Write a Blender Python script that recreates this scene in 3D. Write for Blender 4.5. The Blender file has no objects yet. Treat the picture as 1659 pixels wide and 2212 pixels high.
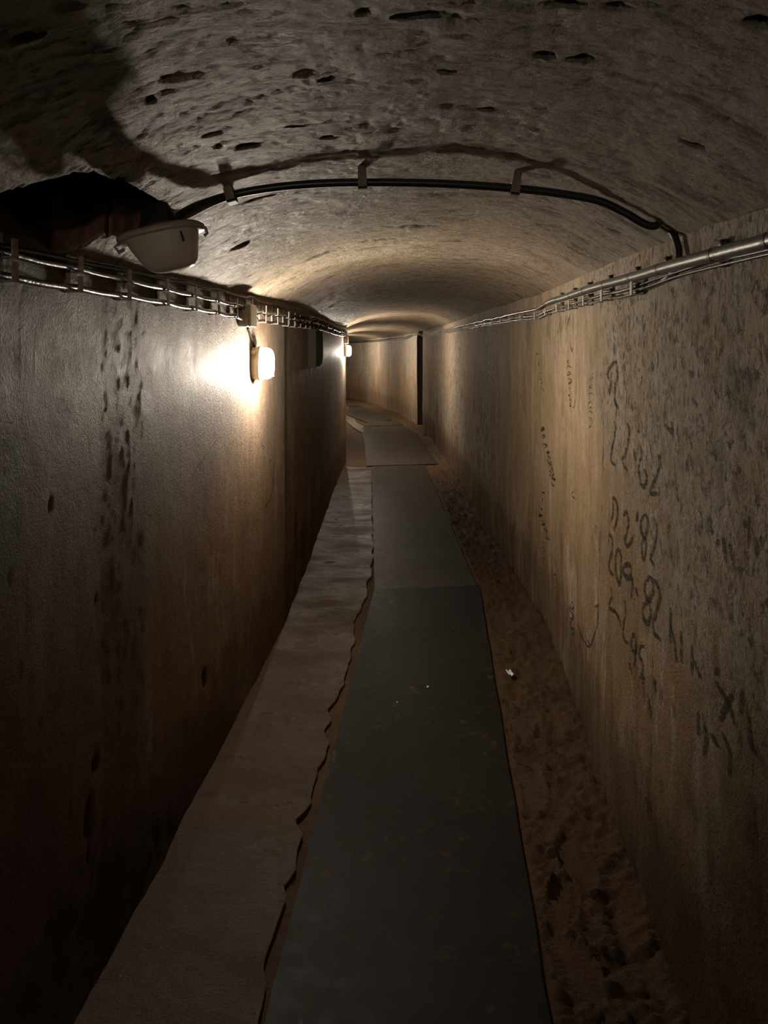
import bpy, math, random
import numpy as np
from mathutils import Vector, Matrix

random.seed(7)
PI = math.pi
S = bpy.context.scene
COL = S.collection
# ------------------------------------------------------------------ camera, world, exposure
EYE, FOC, HX, HY = 1.5, 1660.0, 829.5, 745.0      # eye height (m), focal length in pixels, vanishing point of the level view
cd = bpy.data.cameras.new('camera'); cam = bpy.data.objects.new('camera', cd); COL.objects.link(cam)
cam.location = (0, 0, EYE); cam.rotation_euler = (PI/2, 0, 0)
cd.sensor_fit = 'VERTICAL'; cd.sensor_height = 36.0; cd.lens = 36.0*FOC/2212.0
cd.shift_y = -(1106.0-HY)/2212.0
cd.clip_start = 0.02; cd.clip_end = 100
S.camera = cam
w = bpy.data.worlds.new('world'); S.world = w; w.use_nodes = True
w.node_tree.nodes['Background'].inputs[0].default_value = (0.02, 0.018, 0.016, 1)
w.node_tree.nodes['Background'].inputs[1].default_value = 0.0
S.view_settings.view_transform = 'Standard'; S.view_settings.look = 'None'
S.view_settings.exposure = 0.6; S.view_settings.gamma = 1.0; S.view_settings.use_curve_mapping = False
S.cycles.diffuse_bounces = 7; S.cycles.max_bounces = 12
LAMP_POWER = 880.0          # emission strength of the glowing bulbs of the wall lamps
LAMP_COLOUR = (1.0, 0.87, 0.77, 1)

# ------------------------------------------------------------------ the plan of the tunnel
def tab(rows):
    a = np.array(sorted(rows)); return a[:, 0], a[:, 1]
LY, LX = tab([(-5, -.95), (0, -.775), (1.0, -.715), (1.82, -.668), (2.08, -.645), (2.51, -.622), (2.74, -.608), (3.21, -.583), (3.62, -.557),
              (4.02, -.528), (4.08, -.526), (4.12, -.531), (4.9, -.519), (6.0, -.512), (8.0, -.513), (9.5, -.489), (9.76, -.482), (10.1, -.56), (12, -.74), (15, -.93), (16.9, -1.12),
              (20.5, -1.75), (24.5, -3.7)])
RY, RX = tab([(-5, .45), (0, .575), (1.0, .63), (1.70, .667), (1.853, .6825), (2.043, .701), (2.278, .7185), (2.47, .7254), (2.695, .744),
              (3.124, .786), (3.356, .812), (3.62, .8275), (3.952, .852), (4.293, .865), (4.65, .866), (5.01, .860), (6.35, .84),
              (7.15, .832), (8.3, .83), (9.92, .81), (11.8, .77), (13.39, .676), (14.45, .622), (16.8, .278), (18.2, .005), (19.6, -.254),
              (20.6, -.527), (21.3, -.80), (21.8, -1.03), (24.5, -2.9)])
_ys = np.linspace(-5, 13.4, 1841); _xs = np.interp(_ys, RY, RX)
_k = np.hanning(61); _k /= _k.sum(); _xp = np.pad(_xs, 30, mode='reflect', reflect_type='odd'); _xs = np.convolve(_xp, _k, 'valid')
def fR(y): y = np.asarray(y, float); return np.where(y < 13.3, np.interp(y, _ys, _xs), np.interp(y, RY, RX))
def fL(y): return np.interp(y, LY, LX)
def fzL(y): return np.interp(y, [0, 1.4, 2.1, 3, 4, 9.7, 13, 16, 21, 24], [1.68, 1.684, 1.696, 1.71, 1.725, 1.712, 1.70, 1.66, 1.61, 1.6])
def fzR(y): return np.interp(y, [0, 1.3, 1.75, 2.3, 4, 7, 12, 13.5, 14.6, 18.3, 21.4, 24], [1.73, 1.732, 1.741, 1.758, 1.782, 1.78, 1.745, 1.728, 1.729, 1.665, 1.616, 1.6])
def fzC(y): return np.interp(y, [0, 1.75, 4, 6, 8.5, 10.2, 11.3, 12.6, 14, 15.6, 17, 18.6, 20, 24], [1.905, 1.905, 1.92, 1.915, 1.90, 1.86, 1.845, 1.885, 1.84, 1.765, 1.80, 1.745, 1.745, 1.70])

# ------------------------------------------------------------------ numpy noise
def _h(ix, iy, iz):
    with np.errstate(over='ignore'):
        n = (ix.astype(np.uint32)*np.uint32(374761393) + iy.astype(np.uint32)*np.uint32(668265263) + iz.astype(np.uint32)*np.uint32(2147483647))
        n = (n ^ (n >> np.uint32(13)))*np.uint32(1274126177); n = n ^ (n >> np.uint32(16))
        n = n*np.uint32(2246822519); n = n ^ (n >> np.uint32(15))
    return n.astype(np.float64)/4294967295.0*2-1
def vnoise(x, y, z):
    x, y, z = [np.asarray(v, float)+1000.0 for v in np.broadcast_arrays(x, y, z)]
    fx, fy, fz = np.floor(x), np.floor(y), np.floor(z)
    tx, ty, tz = x-fx, y-fy, z-fz
    tx, ty, tz = [t*t*(3-2*t) for t in (tx, ty, tz)]
    ix, iy, iz = fx.astype(np.int64), fy.astype(np.int64), fz.astype(np.int64)
    r = 0
    for a in (0, 1):
        for b in (0, 1):
            for c in (0, 1):
                r = r + _h(ix+a, iy+b, iz+c)*(tx if a else 1-tx)*(ty if b else 1-ty)*(tz if c else 1-tz)
    return r
def fbm(x, y, z, s, octv=3):
    r = 0; a = 1.0
    for k in range(octv):
        r = r + a*vnoise(x*s+k*17.3, y*s+k*5.1, z*s+k*9.7); a *= .5; s = s*2.03
    return r
def sstep(a, b, x): t = np.clip((x-a)/(b-a), 0, 1); return t*t*(3-2*t)

# ------------------------------------------------------------------ materials
MATS = {}
class NT:
    def __init__(s, name):
        s.m = bpy.data.materials.new(name); s.m.use_nodes = True; s.t = s.m.node_tree; s.t.nodes.clear()
        s.out = s.t.nodes.new('ShaderNodeOutputMaterial'); MATS[name] = s.m
    def n(s, typ, **kw):
        nd = s.t.nodes.new('ShaderNode'+typ)
        for k, v in kw.items():
            if k.startswith('i_'): nd.inputs[k[2:].replace('_', ' ')].default_value = v
            else: setattr(nd, k, v)
        return nd
    def l(s, a, b): s.t.links.new(a, b)
    def pos(s, scale=(1, 1, 1), rot=(0, 0, 0)):
        g = s.n('TexCoord'); m = s.n('Mapping'); m.inputs['Scale'].default_value = scale; m.inputs['Rotation'].default_value = rot
        s.l(g.outputs['Object'], m.inputs[0]); return m.outputs[0]
    def noise(s, vec, scale, detail=6, rough=.6, dist=0):
        nd = s.n('TexNoise'); nd.inputs['Scale'].default_value = scale; nd.inputs['Detail'].default_value = detail
        nd.inputs['Roughness'].default_value = rough; nd.inputs['Distortion'].default_value = dist
        s.l(vec, nd.inputs['Vector']); return nd.outputs['Fac']
    def ramp(s, fac, stops, interp='LINEAR'):
        r = s.n('ValToRGB'); r.color_ramp.interpolation = interp; e = r.color_ramp.elements
        while len(e) < len(stops): e.new(.5)
        for el, (p, c) in zip(e, stops):
            el.position = p; el.color = c if len(c) == 4 else (*c, 1)
        s.l(fac, r.inputs[0]); return r.outputs[0]
    def mask(s, fac, a, b): return s.ramp(fac, [(a, (0, 0, 0)), (b, (1, 1, 1))])
    def mix(s, fac, a, b, mode='MIX'):
        m = s.n('Mix', data_type='RGBA', blend_type=mode)
        for v, i in ((fac, 0), (a, 6), (b, 7)):
            if isinstance(v, (tuple, list)): m.inputs[i].default_value = v if len(v) == 4 else (*v, 1)
            elif isinstance(v, (int, float)): m.inputs[i].default_value = v
            else: s.l(v, m.inputs[i])
        return m.outputs[2]
    def math(s, op, a, b=0.0):
        m = s.n('Math', operation=op)
        for v, i in ((a, 0), (b, 1)):
            if isinstance(v, (int, float)): m.inputs[i].default_value = v
            else: s.l(v, m.inputs[i])
        return m.outputs[0]
    def z(s):
        g = s.n('TexCoord'); x = s.n('SeparateXYZ'); s.l(g.outputs['Object'], x.inputs[0]); return x.outputs
    def attr(s, name): a = s.n('Attribute'); a.attribute_name = name; return a.outputs['Fac']
    def bump(s, items):
        prev = None
        for h, dist, st in items:
            b = s.n('Bump'); b.inputs['Strength'].default_value = st; b.inputs['Distance'].default_value = dist
            s.l(h, b.inputs['Height'])
            if prev: s.l(prev, b.inputs['Normal'])
            prev = b.outputs[0]
        return prev
    def bsdf(s, col, rough=.6, metal=0.0, normal=None, spec=.5, **kw):
        p = s.n('BsdfPrincipled')
        for nm, v in (('Base Color', col), ('Roughness', rough), ('Metallic', metal), ('Specular IOR Level', spec)):
            if isinstance(v, (tuple, list)): p.inputs[nm].default_value = v if len(v) == 4 else (*v, 1)
            elif isinstance(v, (int, float)): p.inputs[nm].default_value = v
            else: s.l(v, p.inputs[nm])
        for k, v in kw.items(): p.inputs[k].default_value = v
        if normal: s.l(normal, p.inputs['Normal'])
        s.l(p.outputs[0], s.out.inputs[0]); return p

def wall_material(name, upper, lower, dark, gray, rough, spec, grain, damp, stain_shade_col=(.06, .038, .024)):
    t = NT(name); P = t.pos(); Pz = t.pos((1, 1, .28)); xyz = t.z()
    n1 = t.noise(Pz, 2.3, 8, .65); n2 = t.noise(P, 9, 8, .7); n3 = t.noise(P, 26, 6, .7); n4 = t.noise(Pz, 6, 7, .7, .6)
    hgt = t.math('ADD', xyz[2], t.math('MULTIPLY', t.math('SUBTRACT', n1, .5), 1.6))
    col = t.mix(t.mask(t.math('MULTIPLY', hgt, .5), .16, .66), lower, upper)
    col = t.mix(t.mask(n4, .42, .68), col, tuple(c*.68 for c in upper))
    col = t.mix(t.math('MULTIPLY', t.mask(n1, .52, .68), .55), col, (lower[0]*1.35, lower[1]*1.12, lower[2]*.9))
    n6 = t.noise(t.pos((1, 1, .45)), 14, 8, .75, .4); col = t.mix(t.math('MULTIPLY', t.mask(n6, .48, .62), .55), col, tuple(c*.45 for c in upper))
    n8 = t.noise(t.pos((1, 1.0, .30)), 5.5, 9, .78, .3); col = t.mix(t.math('MULTIPLY', t.mask(n8, .53, .63), .6), col, tuple(c*.38 for c in upper))
    col = t.mix(t.math('MULTIPLY', t.math('SUBTRACT', 1.0, t.mask(n8, .34, .46)), .5), col, tuple(min(1, c*1.2) for c in gray))
    n9 = t.noise(t.pos((1, 1, .7)), 70, 4, .8); col = t.mix(t.math('MULTIPLY', t.mask(n9, .54, .70), .55), col, tuple(c*.4 for c in upper))
    g = t.attr('gray')
    col = t.mix(t.math('MULTIPLY', g, t.mask(n2, .36, .60)), col, gray)
    sp = t.math('MULTIPLY', t.mask(n3, .53, .63), t.math('ADD', t.math('MULTIPLY', g, .22 if grain == 150 else .75), .07))
    col = t.mix(sp, col, dark)
    pt = t.noise(t.pos((1, 1, .35)), 38, 3, .5)
    col = t.mix(t.math('MULTIPLY', t.mask(pt, .69, .72), .12 if grain == 150 else .6), col, dark)
    gm = t.noise(t.pos((1, 1, .6)), 48, 6, .8, .5)
    col = t.mix(t.math('MULTIPLY', t.mask(gm, .49, .60), t.math('MULTIPLY', g, .40 if grain == 150 else .72)), col, tuple(c*.22 for c in gray))
    col = t.mix(t.math('MULTIPLY', t.attr('stain'), t.mask(n2, .25, .6)), col, dark)
    col = t.mix(t.math('MULTIPLY', t.attr('damp'), .88), col, stain_shade_col)  # light falloff painted dark low on the near walls, plus left edge stain
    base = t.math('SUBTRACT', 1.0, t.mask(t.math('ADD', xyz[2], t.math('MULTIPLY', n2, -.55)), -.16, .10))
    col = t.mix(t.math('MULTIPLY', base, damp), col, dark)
    col = t.mix(t.mask(n3, .3, .7), t.mix(.22, col, (0, 0, 0)), col)
    nb = t.noise(P, grain, 4, .7); nc = t.noise(P, grain*.25, 6, .7)
    nrm = t.bump([(n4, .02, .2), (nc, .014, .8), (nb, .006, 1.0), (t.attr('stain'), -.01, .4)])
    dry = t.mask(t.math('ADD', t.math('MULTIPLY', xyz[2], .5), t.math('MULTIPLY', n1, .2)), .50, .80)     # the upper plaster is wet and shines, the lower is matt
    r = t.math('ADD', t.math('MULTIPLY', n2, .35), t.math('SUBTRACT', rough+.16, t.math('MULTIPLY', dry, .30)))
    t.bsdf(col, r, 0, nrm, t.math('MULTIPLY', t.math('ADD', t.math('MULTIPLY', dry, .8), .2), spec))
    return t.m
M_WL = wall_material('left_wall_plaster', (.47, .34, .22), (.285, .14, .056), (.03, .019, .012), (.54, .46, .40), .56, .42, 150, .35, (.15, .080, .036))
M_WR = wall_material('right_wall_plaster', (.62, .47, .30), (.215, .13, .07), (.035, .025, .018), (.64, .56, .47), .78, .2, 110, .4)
M_WF = wall_material('far_wall_plaster', (.70, .58, .43), (.44, .27, .14), (.05, .036, .026), (.68, .62, .53), .7, .3, 80, .25)

def ceiling_material():
    t = NT('ceiling_plaster'); P = t.pos(); n1 = t.noise(P, 1.7, 7, .65); n2 = t.noise(P, 8, 9, .72, .8); n3 = t.noise(P, 30, 8, .7)
    n5 = t.noise(t.pos((.55, 1.5, 1)), 7, 9, .75, .5)
    col = t.mix(t.mask(n1, .35, .65), (.66, .57, .46), (.52, .42, .32))
    col = t.mix(t.math('MULTIPLY', t.mask(n2, .50, .66), .7), col, (.70, .62, .51))
    col = t.mix(t.math('MULTIPLY', t.mask(n5, .52, .64), .65), col, (.12, .085, .06))
    col = t.mix(t.math('MULTIPLY', t.attr('gray'), .6), col, (.56, .53, .43))
    xyz = t.z(); far = t.mask(t.math('MULTIPLY', t.math('ADD', xyz[1], t.math('MULTIPLY', n1, 1.2)), .1), .26, .50)
    col = t.mix(t.math('MULTIPLY', far, .6), col, (.60, .45, .27))
    col = t.mix(t.math('MULTIPLY', t.mask(n5, .54, .62), .55), col, (.15, .10, .07))
    n7 = t.n('Math', operation='ABSOLUTE'); t.l(t.math('SUBTRACT', t.noise(t.pos((.6, 1.6, 1)), 11, 6, .7, 1.0), .5), n7.inputs[0]); cr = t.ramp(n7.outputs[0], [(.0, (0, 0, 0)), (.035, (1, 1, 1))])
    crk = t.math('MULTIPLY', t.math('SUBTRACT', 1.0, cr), t.mask(n2, .42, .60))
    pits = t.noise(t.pos((.7, 1.4, 1)), 34, 6, .75, .3); fine = t.noise(t.pos((.8, 1.2, 1)), 95, 4, .8)
    col = t.mix(t.math('MULTIPLY', crk, .8), col, (.09, .065, .05))
    col = t.mix(t.math('MULTIPLY', t.mask(pits, .56, .64), .75), col, (.10, .072, .055))
    col = t.mix(t.math('MULTIPLY', t.mask(fine, .52, .66), .55), col, (.16, .12, .09))
    col = t.mix(t.attr('stain'), col, (.02, .014, .01))
    v = t.n('TexVoronoi'); v.inputs['Scale'].default_value = 9; t.l(t.pos((1, 1.3, 1)), v.inputs['Vector'])
    nd = t.noise(P, 14, 10, .8, 1.2)
    n6 = t.noise(P, 90, 5, .7)
    nrm = t.bump([(n2, .045, .6), (cr, .012, .8), (pits, -.02, .8), (nd, .030, 1.0), (n3, .014, 1.0), (n6, .005, .9)])
    # brick inside the open hole, its deeper part painted dark as unlit void
    d = t.attr('hole'); c = t.n('CombineXYZ'); t.l(t.math('ADD', xyz[0], t.math('MULTIPLY', n3, .012)), c.inputs[0]); t.l(t.math('ADD', d, t.math('MULTIPLY', n3, .01)), c.inputs[1])
    b = t.n('TexBrick'); t.l(c.outputs[0], b.inputs['Vector'])
    for k, v_ in (('Scale', 1.0), ('Brick Width', .105), ('Row Height', .062), ('Mortar Size', .009), ('Mortar Smooth', .4)): b.inputs[k].default_value = v_
    b.inputs['Color1'].default_value = (.50, .22, .15, 1); b.inputs['Color2'].default_value = (.42, .28, .22, 1); b.inputs['Mortar'].default_value = (.16, .12, .09, 1)
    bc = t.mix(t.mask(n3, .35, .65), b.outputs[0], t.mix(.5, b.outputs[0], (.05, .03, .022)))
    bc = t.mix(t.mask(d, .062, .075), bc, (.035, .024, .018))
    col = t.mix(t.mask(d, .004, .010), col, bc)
    t.bsdf(col, t.math('ADD', t.math('MULTIPLY', n2, .4), .33), 0, nrm, .45)
    return t.m
M_C = ceiling_material()

def dirt_material():
    t = NT('damp_earth'); P = t.pos(); n1 = t.noise(P, 3, 6); n2 = t.noise(P, 22, 8, .7); n3 = t.noise(P, 85, 5, .7)
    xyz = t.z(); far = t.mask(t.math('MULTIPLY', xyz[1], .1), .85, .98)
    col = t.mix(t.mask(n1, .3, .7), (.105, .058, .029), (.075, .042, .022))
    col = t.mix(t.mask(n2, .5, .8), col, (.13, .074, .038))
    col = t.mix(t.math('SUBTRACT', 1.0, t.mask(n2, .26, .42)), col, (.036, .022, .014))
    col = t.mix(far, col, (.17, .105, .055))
    t.bsdf(col, .8, 0, t.bump([(n2, .03, 1.0), (n3, .008, .9)]), .2)
    return t.m
M_D = dirt_material()
def slab_material():
    t = NT('wet_screed'); P = t.pos(); n1 = t.noise(P, 4, 8, .7); n2 = t.noise(P, 30, 8, .75); n3 = t.noise(P, 140, 4, .7); nw = t.noise(t.pos((1, 2.2, 1)), 2.3, 5)
    col = t.mix(t.mask(n1, .3, .7), (.066, .036, .019), (.088, .050, .026))
    col = t.mix(t.mask(n2, .5, .75), col, (.115, .07, .038))
    t.bsdf(col, t.ramp(nw, [(.38, (.27,)*3), (.6, (.62,)*3)]), 0, t.bump([(n2, .020, 1.0), (n3, .008, 1.0)]), .38)
    return t.m
M_S = slab_material()
def mat_material(name, c1, c2):
    t = NT(name); P = t.pos(); n1 = t.noise(P, 2.2, 5); n2 = t.noise(P, 14, 8, .7); n3 = t.noise(P, 300, 2); n4 = t.noise(t.pos((1, .5, 1)), 7, 5, .6, 1)
    col = t.mix(t.mask(n1, .35, .65), c1, c2)
    col = t.mix(t.math('MULTIPLY', t.mask(n2, .56, .72), .5), col, (.10, .065, .036))
    col = t.mix(t.math('MULTIPLY', t.mask(n4, .66, .70), .35), col, (.13, .10, .06))
    t.bsdf(col, t.ramp(n2, [(.3, (.46,)*3), (.7, (.62,)*3)]), 0, t.bump([(n1, .01, .2), (n2, .003, .4), (n3, .0008, .5)]), .07)
    return t.m
M_M1 = mat_material('dark_rubber_mat', (.0105, .0085, .007), (.015, .0125, .0095))
M_M2 = mat_material('grey_rubber_mat', (.042, .037, .030), (.030, .027, .022))
M_M3 = mat_material('brown_grey_mat', (.085, .066, .05), (.062, .049, .038))

def simple(name, col, rough=.5, metal=0, spec=.5, noise=.25, scale=40, bump=.001, **kw):
    t = NT(name); P = t.pos(); n = t.noise(P, scale, 5, .7)
    c = t.mix(t.mask(n, .3, .7), tuple(x*(1-noise) for x in col), tuple(min(1, x*(1+noise*.4)) for x in col))
    t.bsdf(c, rough, metal, t.bump([(n, bump, .6)]), spec, **kw); return t.m
M_CAB = simple('black_cable_sheath', (.022, .020, .019), .38, 0, .5)
M_CABG = simple('grey_cable_sheath', (.075, .068, .06), .2, .3, .8, .4, 120, .002)
M_PIPE = simple('galvanised_pipe', (.14, .145, .13), .36, .5, .6, .45, 60, .002)
M_BR = simple('grey_plastic_bracket', (.40, .36, .29), .55, 0, .4, .35, 60)
M_BRK = simple('rusty_steel_bracket', (.28, .245, .20), .42, .3, .5, .5, 70, .002)
M_SOOT = simple('matt_black', (.012, .010, .009), .9, 0, .1)
M_DK = simple('dark_steel', (.045, .038, .034), .5, .4)
M_BOX = simple('cream_grey_box', (.42, .36, .26), .5, 0, .4)
M_HOUS = simple('cream_plastic', (.72, .60, .42), .45, 0, .5, .15)
M_CLEAT = simple('beige_cleat', (.24, .20, .16), .6, 0, .4, .4)
M_PAPER = simple('pale_blue_foil', (.62, .78, .80), .35, .2, .6, .25, 200)
M_RIM = simple('enamel_rim', (.42, .33, .27), .4, 0, .5)
M_LEDGE = simple('pale_screed', (.30, .25, .185), .8, 0, .3, .5, 20, .006)

def bowl_mat():
    t = NT('milk_glass'); P = t.pos(); n = t.noise(P, 6, 4)
    c = t.mix(t.mask(n, .3, .7), (.55, .48, .43), (.66, .60, .55))
    t.bsdf(c, .28, 0, None, .5, **{'Subsurface Weight': .0, 'Transmission Weight': 0.0})
    p = [x for x in t.t.nodes if x.type == 'BSDF_PRINCIPLED'][0]
    tr = t.n('BsdfTranslucent'); t.l(c, tr.inputs[0]); mx = t.n('MixShader'); mx.inputs[0].default_value = .35
    t.l(p.outputs[0], mx.inputs[1]); t.l(tr.outputs[0], mx.inputs[2]); t.l(mx.outputs[0], t.out.inputs[0]); return t.m
M_BOWL = bowl_mat()
def thin_glass():
    t = NT('clear_ribbed_glass'); tr = t.n('BsdfTransparent'); tr.inputs[0].default_value = (.93, .93, .86, 1)
    gl = t.n('BsdfGlossy'); gl.inputs['Roughness'].default_value = .06; gl.inputs['Color'].default_value = (.6, .6, .56, 1); fr = t.n('LayerWeight'); fr.inputs['Blend'].default_value = .35
    df = t.n('BsdfTranslucent'); df.inputs[0].default_value = (.8, .8, .7, 1)
    m0 = t.n('MixShader'); m0.inputs[0].default_value = .03; t.l(tr.outputs[0], m0.inputs[1]); t.l(df.outputs[0], m0.inputs[2])
    m1 = t.n('MixShader'); t.l(fr.outputs['Facing'], m1.inputs[0]); t.l(m0.outputs[0], m1.inputs[1]); t.l(gl.outputs[0], m1.inputs[2])
    t.l(m1.outputs[0], t.out.inputs[0]); return t.m
M_GLASS = thin_glass()
def emit(name, col, st):
    t = NT(name); e = t.n('Emission'); e.inputs[0].default_value = col; e.inputs[1].default_value = st; t.l(e.outputs[0], t.out.inputs[0]); return t.m
M_BULB = emit('glowing_bulb', LAMP_COLOUR, LAMP_POWER)
def ink():
    t = NT('charcoal_mark'); n = t.noise(t.pos(), 130, 4, .7); p = t.bsdf((.022, .019, .017), .85, 0, None, .15)
    tr = t.n('BsdfTransparent'); m = t.n('MixShader')
    t.l(t.ramp(n, [(.40, (.12,)*3), (.55, (.88,)*3)]), m.inputs[0]); t.l(tr.outputs[0], m.inputs[1]); t.l(p.outputs[0], m.inputs[2]); t.l(m.outputs[0], t.out.inputs[0]); return t.m
M_INK = ink()

# ------------------------------------------------------------------ mesh helpers
def link(name, me, parent=None, label=None, cat=None, group=None, kind=None):
    o = bpy.data.objects.new(name, me); COL.objects.link(o)
    if parent: o.parent = parent
    if label: o['label'] = label
    if cat: o['category'] = cat
    if group: o['group'] = group
    if kind: o['kind'] = kind
    return o
def mesh(name, V, F, mats, smooth=True):
    me = bpy.data.meshes.new(name); me.from_pydata([tuple(map(float, v)) for v in V], [], [tuple(int(i) for i in f) for f in F])
    for m in (mats if isinstance(mats, (list, tuple)) else [mats]): me.materials.append(m)
    if smooth: me.polygons.foreach_set('use_smooth', [True]*len(me.polygons))
    me.update(); return me
def grid_mesh(name, X, Y, Z, mat, attrs=None, flip=False):
    r, c = X.shape; V = np.stack([X, Y, Z], -1).reshape(-1, 3)
    i = np.arange((r-1)*c).reshape(r-1, c)[:, :-1].ravel()
    F = np.stack([i, i+1, i+c+1, i+c], -1)
    if flip: F = F[:, ::-1]
    me = bpy.data.meshes.new(name)
    me.vertices.add(len(V)); me.vertices.foreach_set('co', V.ravel())
    me.loops.add(F.size); me.loops.foreach_set('vertex_index', F.ravel().astype(np.int32))
    me.polygons.add(len(F)); me.polygons.foreach_set('loop_start', np.arange(0, F.size, 4, dtype=np.int32))
    me.update(calc_edges=True); me.polygons.foreach_set('use_smooth', [True]*len(F)); me.materials.append(mat)
    for k, a in (attrs or {}).items():
        at = me.attributes.new(k, 'FLOAT', 'POINT'); at.data.foreach_set('value', np.clip(a, 0, 10).astype(np.float32).ravel())
    me.validate(); return me
class MB:
    def __init__(s): s.V = []; s.F = []
    def add(s, V, F): k = len(s.V); s.V += [tuple(v) for v in V]; s.F += [tuple(i+k for i in f) for f in F]; return s
    def box(s, x0, x1, y0, y1, z0, z1, c=0.0):
        """box with chamfered corners (c = chamfer)"""
        if c <= 0:
            V = [(x, y, z) for x in (x0, x1) for y in (y0, y1) for z in (z0, z1)]
            return s.add(V, [(0, 1, 3, 2), (4, 6, 7, 5), (0, 4, 5, 1), (2, 3, 7, 6), (0, 2, 6, 4), (1, 5, 7, 3)])
        pr = [(x0, y0+c), (x0+c, y0), (x1-c, y0), (x1, y0+c), (x1, y1-c), (x1-c, y1), (x0+c, y1), (x0, y1-c)]
        cx, cy = (x0+x1)/2, (y0+y1)/2
        def ring(z, k): return [(cx+(px-cx)*k, cy+(py-cy)*k2, z) for (px, py), k2 in ((p, 1-(1-k)*(x1-x0)/max(1e-6, y1-y0)) for p in pr)]
        kk = 1-2*c/max(x1-x0, 1e-6)
        R = ring(z0, kk)+ring(z0+c, 1)+ring(z1-c, 1)+ring(z1, kk)
        F = [tuple(range(7, -1, -1)), tuple(range(24, 32))]
        for a in range(3):
            for i in range(8): F.append((a*8+i, a*8+(i+1) % 8, a*8+8+(i+1) % 8, a*8+8+i))
        return s.add(R, F)
    def loft(s, rings, cap0=True, cap1=True):
        n = len(rings[0]); V = [p for r in rings for p in r]; F = []
        for a in range(len(rings)-1):
            for i in range(n): F.append((a*n+i, a*n+(i+1) % n, (a+1)*n+(i+1) % n, (a+1)*n+i))
        if cap0: F.append(tuple(range(n-1, -1, -1)))
        if cap1: F.append(tuple((len(rings)-1)*n+i for i in range(n)))
        return s.add(V, F)
    def tube(s, pts, r, n=10, cap=True):
        pts = [Vector(p) for p in pts]; rings = []; up = Vector((0.13, .21, .97)).normalized()
        rr = r if isinstance(r, (list, tuple)) else [r]*len(pts)
        for i, p in enumerate(pts):
            d = (pts[min(i+1, len(pts)-1)]-pts[max(i-1, 0)]).normalized()
            a = up-d*up.dot(d)
            if a.length < 1e-3: a = Vector((1, 0, 0))-d*d.x
            a.normalize(); up = a; b = d.cross(a)
            rings.append([tuple(p+(a*math.cos(t)+b*math.sin(t))*rr[i]) for t in (2*PI*k/n for k in range(n))])
        return s.loft(rings, cap, cap)
    def obj(s, name, mat, parent=None, smooth=True, **kw):
        me = mesh(name, s.V, s.F, mat, smooth); return link(name, me, parent, **kw)
def crom(P, n=8):
    P = [Vector(p) for p in P]; Q = [P[0]*2-P[1]]+P+[P[-1]*2-P[-2]]; R = []
    for i in range(1, len(Q)-2):
        for k in range(n):
            t = k/n; a, b, c, d = Q[i-1:i+3]
            R.append(.5*((2*b)+(c-a)*t+(2*a-5*b+4*c-d)*t*t+(-a+3*b-3*c+d)*t**3))
    R.append(P[-1]); return R
def empty(name, loc, rz=0, label=None, cat=None, group=None):
    o = link(name, None, None, label, cat, group); o.location = loc; o.rotation_euler = (0, 0, rz); o.empty_display_size = .05; return o
def copy_tree(o, parent=None):
    c = o.copy(); COL.objects.link(c)
    if parent: c.parent = parent
    for ch in list(o.children): copy_tree(ch, c)
    return c

# from the photograph's frame to the place
def floor_pt(px, py, z=0.0):
    Y = (EYE-z)*FOC/(py-HY); return ((px-HX)/FOC*Y, Y)
_yg = np.linspace(.25, 24, 6000)
def wall_hit(side, px, off=0.0):
    m = (px-HX)/FOC; f = (fR(_yg)-off if side == 'R' else fL(_yg)+off)-m*_yg
    s_ = np.where(np.diff(np.sign(f)) != 0)[0]
    i = s_[0]; return float(_yg[i]+(_yg[i+1]-_yg[i])*f[i]/(f[i]-f[i+1]))
def wall_yz(side, px, py, off=0.0):
    Y = wall_hit(side, px, off); return Y, EYE+(HY-py)/FOC*Y

# ------------------------------------------------------------------ surfaces as functions
def dispL(y, z):
    return .0018*fbm(0, y, z, 1.4, 2)+.0006*fbm(1, y, z, 13, 3)+.0004*fbm(2, y, z, 55, 2)
def dispR(y, z):
    return .006*fbm(3, y, z, 1.8, 2)+.0018*fbm(4, y, z, 11, 3)+.0008*fbm(5, y, z, 50, 2)
def surfL(y, z): return fL(y)+dispL(y, z)
def surfR(y, z): return fR(y)-dispR(y, z)
def ysamp(a, b):
    r = [a]
    while r[-1] < b:
        y = r[-1]; r.append(y+(.05 if y < .4 else min(.06, max(.009, .0042*y))))
    r[-1] = b; return np.array(r)
def blobs(side, Yg, Zg, lst):
    s_ = np.zeros_like(Yg)
    nn = .55*fbm(7, Yg, Zg, 30, 3)
    for px, py, hw, hh, k in lst:     # centre and half sizes as seen in the photograph
        y0, z0 = wall_yz(side, px, py); ya = wall_hit(side, px+hw); yb = wall_hit(side, px-hw)
        ry = abs(ya-yb)/2; rz = hh/FOC*y0
        d = np.sqrt(((Yg-y0)/ry)**2+((Zg-z0)/rz)**2)
        s_ = np.maximum(s_, k*(1-sstep(.55, 1.15, d+nn*.6)))
    return s_

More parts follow.
